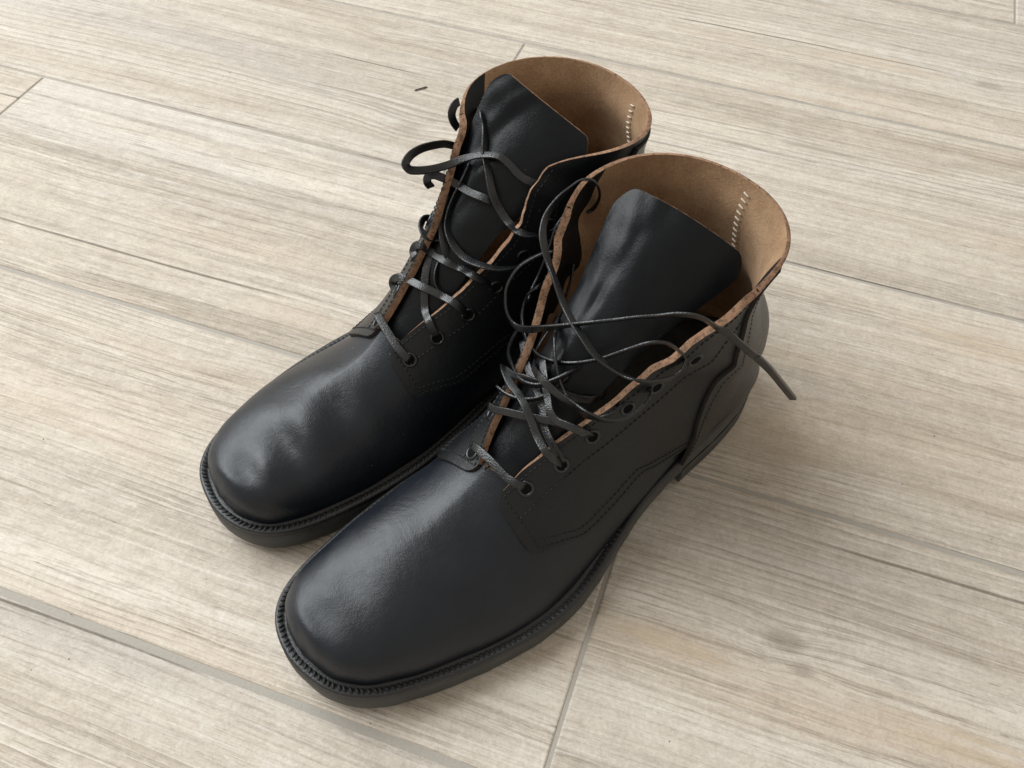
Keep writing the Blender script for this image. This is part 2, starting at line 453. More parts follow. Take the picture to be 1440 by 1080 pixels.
def wave_off(Sg, Ph, side, wob):
    """gentle unevenness of a worn quarter"""
    P = base(Sg, Ph)
    return .9*np.sin(P[..., 2]*.085+P[..., 0]*.03+wob)*np.clip((P[..., 2]-40)/50, 0, 1)+.5*np.sin(P[..., 0]*.11+P[..., 2]*.05+wob*2)

def build_boot(name, label, loc, rotz, mirror, shape, dents, tongue, eyelets, laces, cream_rows, wob, lace_label):
    global CUR
    CUR = shape
    fl = mirror
    root = bpy.data.objects.new(name, None); link(root)
    root.empty_display_size = .05
    root.location = (loc[0], loc[1], 0); root.rotation_euler = (0, 0, math.radians(rotz))
    root["label"] = label; root["category"] = "boot"; root["group"] = "pair of black lace-up boots"
    # ---- outsole, heel, welt
    outer, N, feat = outline(5.6, 4.0)
    n = len(outer)
    G = Geo()
    x = outer[:, 0]; top = zf(x)-3.6; bot = zb(x)
    chip = .35*np.sin(np.arange(n)*.9+wob)*np.sin(np.arange(n)*.23)
    loops = []
    for f, o in ((0, -1.6), (.10, -.3), (.2, .1), (.6, .35), (.93, .15), (1, -.5)):
        q = outer+N*(o+(chip*.5 if f < .3 else chip*0))[:, None]
        loops.append(np.column_stack([q, bot+(top-bot)*f]))
    V = np.vstack(loops); F = []
    for r in range(len(loops)-1):
        for i in range(n):
            j = (i+1) % n; F.append((r*n+i, r*n+j, (r+1)*n+j, (r+1)*n+i))
    G.add(V, F, 0)
    # sole underside and top as strips towards the middle line
    for z_i, loop, rev in ((0, loops[0], True), (1, loops[-1], False)):
        mid = loop.copy(); mid[:, 1] = np.interp(mid[:, 0], [0, 100, 200, 310], [5, 6, 5, -4]); mid[:, 0] = np.clip(mid[:, 0], 8, 303)
        mid[:, 2] = (zb(mid[:, 0]) if z_i == 0 else zf(mid[:, 0])-3.6)
        F = [((i, (i+1) % n, n+(i+1) % n, n+i)) for i in range(n)]
        G.add(np.vstack([loop, mid]), [tuple(reversed(f)) if rev else f for f in F], 0)
    G.build("outsole", [M_RUBBER], root, flip=fl)
    # heel block
    G = Geo()
    hx = 96.0
    hp = [p for p in outer+N*.2 if p[0] < hx]
    cx = np.mean(hp, 0); hp = sorted(hp, key=lambda p: math.atan2(p[1]-cx[1], -(p[0]-cx[0])))
    hp = np.array(hp)
    yl_, yh_ = hp[0], hp[-1]
    br = np.column_stack([hx-4*np.sin(np.linspace(0, np.pi, 9)), np.linspace(hp[-1][1], hp[0][1], 9)])
    loop = np.vstack([hp, br]); k = len(loop); cc = loop.mean(0)
    Ls = [np.column_stack([cc+(loop-cc)*sc, np.full(k, 0)+zz*np.ones(k)]) for zz, sc in ((.3, .982), (1.2, .995), (6, 1.0), (6.6, .99), (7.2, 1.0))]
    Ls.append(np.column_stack([cc+(loop-cc)*.998, zb(loop[:, 0])+.8]))
    F = []
    for r in range(len(Ls)-1):
        for i in range(k):
            j = (i+1) % k; F.append((r*k+i, r*k+j, (r+1)*k+j, (r+1)*k+i))
    G.add(np.vstack(Ls), F, 0); G.add(Ls[0], [tuple(range(k))], 0)
    ob = G.build("heel", [M_RUBBER], root, flip=fl)
    # welt: narrow ledge with a rib against the upper
    G = Geo()
    prof = [(-.9, -3.5), (-.2, -3.0), (.0, -1.2), (-.5, -.3), (-1.6, 0), (-3.6, -.1), (-4.6, -.9), (-5.4, .1), (-6.5, .6), (-9.5, -1.5)]
    loops = []
    wid = np.linalg.norm(outer-feat, axis=1)
    for o, dz in prof:
        sc = np.clip(wid/5.6, .42, 1)
        q = outer+N*((o*sc)+.25)[:, None]; loops.append(np.column_stack([q, zf(q[:, 0])+dz]))
    F = []
    for r in range(len(loops)-1):
        for i in range(n):
            j = (i+1) % n; F.append((r*n+i, r*n+j, (r+1)*n+j, (r+1)*n+i))
    G.add(np.vstack(loops), F, 0)
    welt = G.build("welt", [M_WELT], root, flip=fl)
    # welt stitches (forefoot): short bars across the ledge
    G = Geo()
    o2, N2, f2 = outline(5.6, 4.0, 1000)
    per = np.concatenate([[0], np.cumsum(np.linalg.norm(np.diff(o2, axis=0), axis=1))])
    q = 0
    while q < per[-1]:
        i = int(np.searchsorted(per, q)) % 1000
        p = o2[i]; nn = N2[i]; t = np.array([-nn[1], nn[0]])
        if p[0] > 150:
            z = float(zf(p[0]))
            V = []
            tw = t*.35
            for f, hgt in ((-4.2, .0), (-3.6, .42), (-2.3, .5), (-1.5, .0)):
                for w_, hh in ((-.85, -.3), (-.55, hgt*.8), (0, hgt), (.55, hgt*.8), (.85, -.3)):
                    c = p+nn*f+t*w_+tw*(f+2.5)
                    V.append((c[0], c[1], z+hh))
            F = [(a*5+b, a*5+b+1, a*5+6+b, a*5+5+b) for a in range(3) for b in range(4)]
            G.add(V, F, 0)
        q += 2.9
    st = G.build("welt_stitching", [M_THREAD], welt, flip=fl); st["kind"] = "stuff"
    # ---- vamp
    G = Geo()
    s_end = 16.2/24
    u1 = np.linspace(0, 1, 26)**1.5*.09
    u2 = np.linspace(.09, S_TAB+.02, 95)[1:]
    u3 = np.linspace(S_TAB+.02, s_end, 34)[1:]
    sv = np.concatenate([u1, u2, u3]); sv[0] = 0.0005
    vv = np.linspace(-1, 1, 141)
    vv = np.sign(vv)*np.abs(vv)**.92
    Sg, Vg = np.meshgrid(sv, vv, indexing='ij')
    k0 = np.clip((Sg-(S_TAB+.02))/.012, 0, 1)*.44
    Ph = np.sign(Vg)*(k0+(1-k0)*np.abs(Vg))
    O = body(Sg, Ph, .15*np.sin(Sg*60+Vg*9), dents); I = body(Sg, Ph, -1.8, dents)
    nu, nv = Sg.shape
    keep = []
    mid = nv//2
    Fo = grid_faces(nu, nv); Fi = grid_faces(nu, nv, True)
    ok = [not (sv[i] > S_TAB+.015 and j in (mid-1, mid)) for i in range(nu-1) for j in range(nv-1)]
    G.add(O.reshape(-1, 3), [f for f, o in zip(Fo, ok) if o], 0)
    G.add(I.reshape(-1, 3), [f for f, o in zip(Fi, ok) if o], 1)
    # toe tip closing fan
    G.add(np.vstack([O[0], [O[0].mean(0)]]), [(nv, j, j+1)[::-1] for j in range(nv-1)], 0)
    vamp = G.build("vamp", [M_VAMP, M_SUEDE], root, flip=fl)
    # ---- quarters with eyelets and stitching
    for side in (1, -1):
        Sg, Ph, Vq = quarter_grid(side, wob=wob+side)
        wv = wave_off(Sg, Ph, side, wob)
        fade = np.clip((Sg-S_TAB)/.08, 0, 1)
        # front edge lifts a little off the vamp, facing curls outwards
        curl = np.exp(-np.abs(Ph-phig(Sg, side))/.05)*1.0*np.clip((Sg-S_TAB)/.2, 0, 1)
        offo = 2.1+wv*fade*.8+curl
        O = body(Sg, Ph, offo); I = body(Sg, Ph, offo-2.2-1.5*np.exp(-Vq/.10)*np.clip((1-Sg)/.06, .25, 1))
        G = Geo()
        black = Vq < (.20 if (side > 0 and not fl) else .34)
        shell(G, O, I, 0, 1, dict(u0=3, u1=2, v0=2, v1=3), side, (4, black))
        q = G.build("quarter", [M_LEATHER, M_SUEDE, M_EDGE, M_EDGEDARK, M_LINING], root, flip=fl)
        if side > 0: q["label"] = "outer side panel with six eyelets"
        # stitching rows
        G = Geo()
        def row(sa, pa, off=2.2):
            sa = np.asarray(sa); pa = np.asarray(pa)
            wv_ = wave_off(sa, pa, side, wob)*np.clip((sa-S_TAB)/.08, 0, 1)*.8
            cu = np.exp(-np.abs(pa-phig(sa, side))/.05)*np.clip((sa-S_TAB)/.2, 0, 1)
            return body(sa, pa, off+wv_+cu), normals(sa, pa)
        lim = quarter_limits(side)
        m_ = 90
        # along front edge
        ss = np.full(m_, S_TAB+.012); pp = np.linspace(phig(S_TAB+.012, side)+side*.05, lim(S_TAB)-side*.01, m_)
        dashes(G, *row(ss, pp), 1.9, .9, .62, .42)
        # along facing edge
        ss = np.linspace(S_TAB+.012, .965, 260)
        dashes(G, *row(ss, phig(ss, side)+side*.028), 1.9, .9, .62, .42)
        # second row behind the eyelets
        ss = np.linspace(S_TAB+.012, .9, 260)
        dashes(G, *row(ss, phig(ss, side)+side*(.16-.03*np.clip((ss-.6)/.2, 0, 1))), 1.9, .9, .62, .42)
        # double row above the lower edge
        for dd in (.022, .06):
            ss = np.linspace(S_TAB+.012, .64, 150)
            dashes(G, *row(ss, lim(ss)-side*dd), 1.9, .9, .62, .42)
        so = G.build("stitching", [M_THREAD], q, flip=fl); so["kind"] = "stuff"
        # eyelets
        for (es, ep) in eyelets[side]:
            c, nn = row([es], [ep], 2.25); c = c[0]; nn = nn[0]
            t = np.cross(nn, [0, 0, 1.0]); t /= np.linalg.norm(t); b = np.cross(nn, t)
            G = Geo()
            prof = [(4.1, -.25), (4.0, .25), (3.5, .62), (2.9, .62), (2.45, .2), (2.3, -.6)]
            K = 24
            V = [c+nn*h_+(t*math.cos(a)+b*math.sin(a))*r_ for r_, h_ in prof for a in np.linspace(0, 2*np.pi, K, endpoint=False)]
            F = [(r*K+i, r*K+(i+1) % K, (r+1)*K+(i+1) % K, (r+1)*K+i) for r in range(len(prof)-1) for i in range(K)]
            F = [tuple(reversed(f)) for f in F]
            G.add(V, F, 0)
            V = [c+nn*.12+(t*math.cos(a)+b*math.sin(a))*2.5 for a in np.linspace(0, 2*np.pi, K, endpoint=False)]
            G.add(V, [tuple(range(K))], 1)  # black disc paints the shade inside the hole; the leather is not cut
            G.build("eyelet", [M_METAL, M_HOLE_SHADE], q, flip=fl)
    # ---- heel counter
    G = Geo()
    ct = np.array(COUNTER)
    for side in (1, -1):
        u = np.linspace(0, 1, 70); v = np.linspace(0, 1, 40)
        Ug, Vg = np.meshgrid(u, v, indexing='ij')
        Sg = .622+(.985-.622)*Ug
        pc = pchip(ct[:, 0], ct[:, 1], Sg)
        Ph = side*(pc+(1-pc)*Vg)
        wv = wave_off(Sg, Ph, side, wob)*.8
        lift = np.exp(-Vg/.06)*.8
        O = body(Sg, Ph, 3.5+wv+lift); I = body(Sg, Ph, 1.9+wv)
        shell(G, O, I, 0, 0, dict(u0=None, u1=1, v0=1, v1=None), side)
    G.build("heel_counter", [M_LEATHER, M_EDGEDARK], root, flip=fl)
    G = Geo()
    for side in (1, -1):
        ss = np.linspace(.63, .97, 200); pc = side*np.minimum(pchip(ct[:, 0], ct[:, 1], ss)+.03, 1)
        wv = wave_off(ss, pc, side, wob)*.8
        dashes(G, body(ss, pc, 3.55+wv), normals(ss, pc), 1.9, .9, .62, .42)
    so = G.build("heel_counter_stitching", [M_THREAD], root, flip=fl); so["kind"] = "stuff"
    # ---- tongue
    T = np.array(tongue)   # rows: X, Z, yc, half width, curvX, skewX, curvZ, skewZ
    nt_ = 90
    tt = np.linspace(0, len(T)-1, nt_)
    R = np.stack([pchip(np.arange(len(T)), T[:, k], tt) for k in range(T.shape[1])], 1)
    R = _smooth(R, 4)
    v = np.linspace(-1, 1, 61)
    rr, vv = np.meshgrid(np.arange(nt_), v, indexing='ij')
    Q = R[rr]
    f = tt[rr]/(len(T)-1)
    # rounded top corners
    end = 1-.09*np.clip((np.abs(vv)-.74)/.26, 0, 1)**2
    fi = f*end*(nt_-1)
    Q = np.stack([np.interp(fi, np.arange(nt_), R[:, k]) for k in range(R.shape[1])], -1)
    X = Q[..., 0]-Q[..., 4]*vv**2+Q[..., 5]*vv
    Z = Q[..., 1]-Q[..., 6]*vv**2+Q[..., 7]*vv
    Y = Q[..., 2]+Q[..., 3]*vv
    sg_ = -1 if not fl else 1
    ripple = .8*np.sin(f*17+vv*2.5+wob)*np.exp(-((vv-.35*sg_)/.5)**2)
    # soft vertical folds and small crumples where it has been bent by wear
    ripple = ripple+.75*np.exp(-((vv-sg_*(.55-.25*f))/.13)**2)*np.sin(f*6+.6)-.6*np.exp(-((vv-sg_*(.30-.1*f))/.17)**2)*np.sin(f*7+1.4)
    ripple = ripple+.45*np.sin(f*41+vv*7+wob)*np.sin(vv*9-f*13)*np.exp(-((vv-.5*sg_)/.35)**2)+.5*np.sin(f*29+vv*4)*np.exp(-((f-.62)/.12)**2)
    P = np.stack([X+ripple*.6, Y, Z+ripple*.6], -1)
    du = np.gradient(P, axis=0); dv = np.gradient(P, axis=1); nn = np.cross(dv, du); nn /= np.linalg.norm(nn, axis=-1, keepdims=True)+1e-9
    if nn[nt_//2, 30, 0] < 0: nn = -nn
    G = Geo()
    shell(G, P+nn*1.0, P-nn*1.0, 0, 1, dict(u0=None, u1=2, v0=2, v1=2), 1)
    G.build("tongue", [M_TONGUE, M_SUEDE, M_EDGE], root, flip=fl)
    # ---- cream stitches inside the back seam
    G = Geo()
    for (sa, pa) in cream_rows:
        for sq in np.arange(sa[0], sa[1], -.0085):
            pq = np.interp(sq, [sa[1], sa[0]], [pa[1], pa[0]])
            sA = np.array([sq-.0012, sq+.0012]); pA = np.array([pq-.0065, pq+.0065])
            pA = np.clip(pA, -.9995, .9995)
            C = body(sA, pA, -.75+wave_off(sA, pA, 1, wob)*.8)
            C = np.linspace(C[0], C[1], 5)
            dashes(G, C, np.repeat(-normals(sA[:1], pA[:1]), 5, 0), np.linalg.norm(C[-1]-C[0])*.96, 9, .8, .6)
    if cream_rows:
        so = G.build("back_seam_stitching", [M_CREAM], root, flip=fl); so["kind"] = "stuff"
        so["label"] = "cream stitches inside the collar"
    # ---- lace
    G = Geo()
    for L in laces:
        ribbon(G, L["p"], L.get("w", 3.6), L.get("t", 1.15), L["u"])
    if laces:
        lo = G.build("lace", [M_LACE], root, flip=fl)
        lo["label"] = lace_label
    return root
# ------------------------------------------------------------------ floor of wood-look tiles
YAW = -0.3086
DIR = Vector((math.cos(YAW), math.sin(YAW), 0)); NRM = Vector((-math.sin(YAW), math.cos(YAW), 0))
N_OFF, ROW_W, LEN, GROUT = 0.6679, 0.1898, 1.14, 0.0030
def wood_mat(name, seed, lo=(.365, .31, .245), mid=(.525, .462, .385), hi=(.665, .61, .53), ring=.5, knots=(), stains=(), ringscale=95.0, fine=1.0, warm=.36, gain=1.0):
    mt, nt, bs = new_mat(name); g = NG(nt)
    co = g.n("ShaderNodeTexCoord").outputs["Object"]
    sp = g.n("ShaderNodeSeparateXYZ"); g.link(co, sp.inputs[0])
    u0, v0 = sp.outputs[0], sp.outputs[1]
    u = g.math('ADD', u0, seed*3.17); v = g.math('ADD', v0, seed*1.31)
    def nz(a, b, k, det=3, ro=.55, vv=None):
        return g.noise(g.comb(g.math('MULTIPLY', u, a), g.math('MULTIPLY', vv if vv is not None else vw, b), seed+k), 1, det, ro)
    w1 = nz(1.4, 6, 0, 3, .5, v); w2 = nz(8, 45, 5, 3, .55, v)
    vw = g.math('ADD', v, g.math('ADD', g.math('MULTIPLY', w1, .028), g.math('MULTIPLY', w2, .0022)))
    kn_dark = None
    for (ku, kv, kr, ks) in knots:
        du = g.math('MULTIPLY', g.math('SUBTRACT', u0, ku), .6); dv = g.math('SUBTRACT', v0, kv)
        dd = g.math('SQRT', g.math('ADD', g.math('MULTIPLY', du, du), g.math('MULTIPLY', dv, dv)))
        e = g.math('EXPONENT', g.math('MULTIPLY', g.math('MULTIPLY', dd, dd), -1/(kr*kr*1.6)))
        vw = g.math('ADD', vw, g.math('MULTIPLY', g.math('MULTIPLY', e, kr*.4), 1.0 if ks > 0 else -1.0))
        k = g.math('SUBTRACT', 1.0, g.sstep(g.math('ADD', dd, g.math('MULTIPLY', g.math('SUBTRACT', w2, .5), kr*1.3)), kr*.1, kr*.75))
        k = g.math('MULTIPLY', k, abs(ks))
        kn_dark = k if kn_dark is None else g.math('MAXIMUM', kn_dark, k)
    bands = nz(.8, 20, 1, 4, .60); patch = nz(6, 46, 2, 6, .72)
    mott = g.noise(co, 210, 6, .72)
    tone = g.math('ADD', g.math('ADD', g.math('MULTIPLY', bands, .46), g.math('MULTIPLY', patch, .30)), g.math('MULTIPLY', mott, .24))
    col = g.ramp(tone, [(.34, lo), (.48, mid), (.62, hi)])
    hue = nz(2.2, 18, 3, 3, .6)
    col = g.mix(g.math('MULTIPLY', g.sstep(hue, .52, .72), warm), col, (.53, .42, .31))
    col = g.mix(g.math('MULTIPLY', g.sstep(hue, .50, .32), .40), col, (.47, .445, .41))
    bb = g.math('MULTIPLY', g.sstep(nz(1.3, 30, 16, 4, .62), .55, .68), .50)
    col = g.mix(bb, col, (.40, .325, .25))
    st1 = nz(3.2, 300, 4, 6, .70); st2 = nz(26, 640, 6, 4, .70)
    region = g.sstep(nz(1.8, 26, 7, 3, .55), .42, .60)
    streak = g.sstep(st1, .53, .66); fiber = g.sstep(st2, .53, .62)
    rn = g.math('ADD', g.math('MULTIPLY', vw, ringscale), g.math('MULTIPLY', w2, .5))
    rr = g.math('FRACT', rn)
    ringl = g.math('MULTIPLY', g.sstep(rr, .40, .95), g.math('SUBTRACT', 1.0, g.sstep(rr, .95, 1.0)))
    rmask = g.math('MULTIPLY', g.sstep(nz(2.0, 13, 8, 2, .5), .42, .58), ring)
    rbreak = nz(9, 130, 9, 4, .65)
    ringl = g.math('MULTIPLY', ringl, g.math('MULTIPLY', rmask, g.sstep(rbreak, .34, .62)))
    col = g.mix(g.math('MULTIPLY', streak, g.math('ADD', .08, g.math('MULTIPLY', region, .36))), col, (.255, .205, .155))
    col = g.mix(g.math('MULTIPLY', fiber, g.math('MULTIPLY', g.math('ADD', .20, g.math('MULTIPLY', region, .34)), fine)), col, (.27, .22, .175))
    col = g.mix(g.math('MULTIPLY', ringl, .55), col, (.30, .245, .19))
    rlight = g.math('MULTIPLY', g.math('SUBTRACT', 1.0, g.sstep(rr, .02, .22)), g.math('MULTIPLY', rmask, g.sstep(rbreak, .30, .55)))
    col = g.mix(g.math('MULTIPLY', rlight, .5), col, (.72, .68, .61))
    st3 = nz(13, 430, 10, 5, .70)
    col = g.mix(g.math('MULTIPLY', g.sstep(st3, .55, .66), .36), col, (.74, .70, .635))
    # short dark checks and pores
    po = nz(60, 1100, 11, 2, .5, v); pm = g.sstep(nz(6, 40, 12, 3, .6, v), .50, .64)
    pore = g.math('MULTIPLY', g.sstep(po, .64, .72), pm)
    col = g.mix(g.math('MULTIPLY', pore, .60), col, (.15, .12, .09))
    # one or two long cracks
    cr = g.math('ABSOLUTE', g.math('SUBTRACT', g.math('FRACT', g.math('MULTIPLY', vw, 11.0)), .5))
    crack = g.math('MULTIPLY', g.math('SUBTRACT', 1.0, g.sstep(cr, .004, .012)), g.sstep(nz(3.2, 12, 13, 2, .5), .56, .62))
    col = g.mix(g.math('MULTIPLY', crack, .75), col, (.12, .095, .07))
    # plaster-like pale blotches and printed grain
    bl = nz(26, 120, 14, 5, .7, v)
    col = g.mix(g.math('MULTIPLY', g.sstep(bl, .56, .70), .30), col, (.70, .665, .61))
    gr = g.noise(co, 520, 7, .80); gr2 = g.noise(co, 90, 6, .75)
    gg = g.math('ADD', g.math('MULTIPLY', gr, .6), g.math('MULTIPLY', gr2, .4))
    col = g.mix(.55, col, g.ramp(gg, [(.33, (.28, .28, .28)), (.50, (.5, .5, .5)), (.67, (.72, .72, .72))]), 'OVERLAY')
    if kn_dark is not None:
        col = g.mix(g.math('MULTIPLY', kn_dark, .55), col, (.25, .20, .16))
    for (su, sv, ru, rv, scol, amt) in stains:
        du = g.math('MULTIPLY', g.math('SUBTRACT', u0, su), 1/ru); dv = g.math('MULTIPLY', g.math('SUBTRACT', v0, sv), 1/rv)
        dd = g.math('SQRT', g.math('ADD', g.math('MULTIPLY', du, du), g.math('MULTIPLY', dv, dv)))
        dd = g.math('ADD', dd, g.math('MULTIPLY', g.math('SUBTRACT', patch, .5), 2.4))
        k = g.math('MULTIPLY', g.math('SUBTRACT', 1.0, g.sstep(dd, .2, 1.25)), amt)
        k = g.math('MULTIPLY', k, g.math('ADD', .25, g.math('MULTIPLY', g.sstep(nz(7, 190, 15, 5, .7), .38, .62), .75)))
        col = g.mix(k, col, scol, 'MIX')
    col = g.mix(1.0, col, (gain, gain, gain), 'MULTIPLY')
    g.link(col, bs.inputs["Base Color"])
    g.link(g.math('ADD', .42, g.math('MULTIPLY', st2, .22)), bs.inputs["Roughness"])
    bs.inputs["Specular IOR Level"].default_value = .40
    h1 = g.math('SUBTRACT', g.math('ADD', g.math('ADD', g.math('MULTIPLY', gg, 1.2), g.math('MULTIPLY', st3, .7)), g.math('MULTIPLY', bl, .6)), g.math('ADD', g.math('MULTIPLY', streak, .5), g.math('ADD', g.math('MULTIPLY', ringl, .6), crack)))
    b = g.bump(h1, .50, .0020)
    b = g.bump(st2, .40, .0012, b)
    g.link(b, bs.inputs["Normal"])
    return mt

fl_mt, fnt, fbs = new_mat("grey_grout"); g_ = NG(fnt)
fco = g_.n("ShaderNodeTexCoord").outputs["Object"]
gn = g_.noise(fco, 700, 4, .7)
g_.link(g_.mix(gn, (.31, .285, .25), (.41, .38, .335)), fbs.inputs["Base Color"])
fbs.inputs["Roughness"].default_value = .95
g_.link(g_.bump(gn, .5, .001), fbs.inputs["Normal"])
V = [(-4, -3, -.0008), (4, -3, -.0008), (4, 5, -.0008), (-4, 5, -.0008)]
floor = mesh_obj("floor", V, [(0, 1, 2, 3)], [fl_mt], smooth=False, scale=1)
floor["kind"] = "structure"; floor["label"] = "floor of pale wood-look tiles with grey joints"

JOINT = {-2: .0012, -1: .0012, 0: .0011, 1: .0009, 2: .0011, 3: .0017, 4: .0012}   # half width of the long joint above each row
def add_tile(row, d0, mat):
    """tile between long joint `row` and `row+1`, starting at d0 along the boards."""
    ge = .0010 if row == 2 else .0007
    gu, gl_ = JOINT.get(row, .0012), JOINT.get(row+1, .0012)
    L, Wd = LEN-2*ge, ROW_W-gu-gl_
    bev = .0011; t = .008
    rnd = random.Random(row*17+int(d0*100))
    nseg = 60
    # outline with slightly uneven pressed edge along the long sides
    def ring(ins, z, am=1.0):
        P = []
        for k in range(nseg+1): P.append((ins+(L-2*ins)*k/nseg, ins+jl[k]*am, z))
        for k in range(nseg, -1, -1): P.append((ins+(L-2*ins)*k/nseg, Wd-ins-ju[k]*am, z))
        return P
    jl = [abs(rnd.gauss(0, .00022)) for _ in range(nseg+1)]; ju = [abs(rnd.gauss(0, .00022)) for _ in range(nseg+1)]
    R = [ring(0, -t), ring(0, -bev), ring(bev*.35, -bev*.3), ring(bev, 0)]
    n = len(R[0])
    V = [p for r in R for p in r]; F = []
    for k in range(3):
        for i in range(n):
            j = (i+1) % n; F.append((k*n+i, k*n+j, k*n+n+j, k*n+n+i))
    b = 3*n
    for k in range(nseg): F.append((b+k, b+k+1, b+n-2-k, b+n-1-k))
    o = mesh_obj("plank", V, F, [mat], floor, smooth=False, scale=1)
    org = DIR*(d0+ge)+NRM*(N_OFF-(row+1)*ROW_W+gl_)
    o.location = org; o.rotation_euler = (0, 0, YAW)
    return o
AMBER = (.52, .40, .27); TAUPE = (.36, .31, .255)
tiles = [
    # row, start, material args
    (-2, -0.95, dict(seed=1.3)), (-2, .19, dict(seed=2.1)),
    (-1, -1.70, dict(seed=3.7)), (-1, -0.56, dict(seed=4.4, ring=.7, ringscale=150)), (-1, .58, dict(seed=5.2)),
    (0, -0.2119-LEN, dict(seed=6.6, ring=.9, ringscale=170, gain=.93)), (0, -0.2119, dict(seed=7.1, ring=.7, ringscale=190)),
    (1, -0.5589-LEN, dict(seed=8.3)), (1, -0.5589, dict(seed=9.5, ring=.55, ringscale=260, gain=1.03)), (1, -0.5589+LEN, dict(seed=10.2)),
    (2, -0.012-LEN, dict(seed=11.4, ring=1.0, ringscale=300, gain=1.02)), (2, -0.012, dict(seed=12.8, ring=.8, ringscale=210, gain=.97, warm=.55)),
    (3, -0.75, dict(seed=13.9, ring=1.0, ringscale=150)), (3, .39, dict(seed=14.2)),
]
FEATURES = {
    (0, -1.352): dict(knots=[(1.093, .0427, .016, .7), (1.02, .150, .010, .3)]),
    (0, -.212): dict(stains=[(.25, .134, .055, .0075, TAUPE, .75), (.335, .137, .040, .006, (.45, .375, .29), .8), (.19, .128, .05, .006, (.50, .42, .31), .7)]),
    (1, -.559): dict(stains=[(.736, .157, .06, .014, AMBER, .5), (.31, .030, .05, .014, (.55, .45, .35), .5), (.613, .026, .05, .02, (.40, .31, .22), .5)]),
    (2, -.012): dict(knots=[(.092, .108, .010, .9), (.103, .096, .007, -1.0)], stains=[(.045, .0865, .040, .0085, AMBER, .75), (.175, .088, .05, .009, AMBER, .7)]),
    (-1, -.56): dict(knots=[(.727, .0795, .012, .8)], stains=[(.646, .081, .07, .012, (.56, .44, .30), .6), (.494, .068, .05, .012, (.50, .40, .30), .5)]),
}
mats_ = []
for row, d0, kw in tiles:
    kw = dict(kw); kw.update(FEATURES.get((row, round(d0, 3)), {}))
    mats_.append(wood_mat("wood_tile_%d" % int(kw["seed"]*10), **kw))
    add_tile(row, d0, mats_[-1])
# the floor goes on past the frame
for n_, (row, d0) in enumerate([(-3, -1.6), (-3, -.46), (-3, .68), (-4, -1.1), (-4, .04), (-4, 1.18), (-2, -2.09), (-2, 1.33), (0, .9281), (1, 1.7211), (2, 1.128), (3, -1.89), (3, 1.53), (4, -1.2), (4, -.06), (4, 1.08), (5, -.8), (5, .34)]):
    add_tile(row, d0, mats_[(n_*5+3) % len(mats_)])
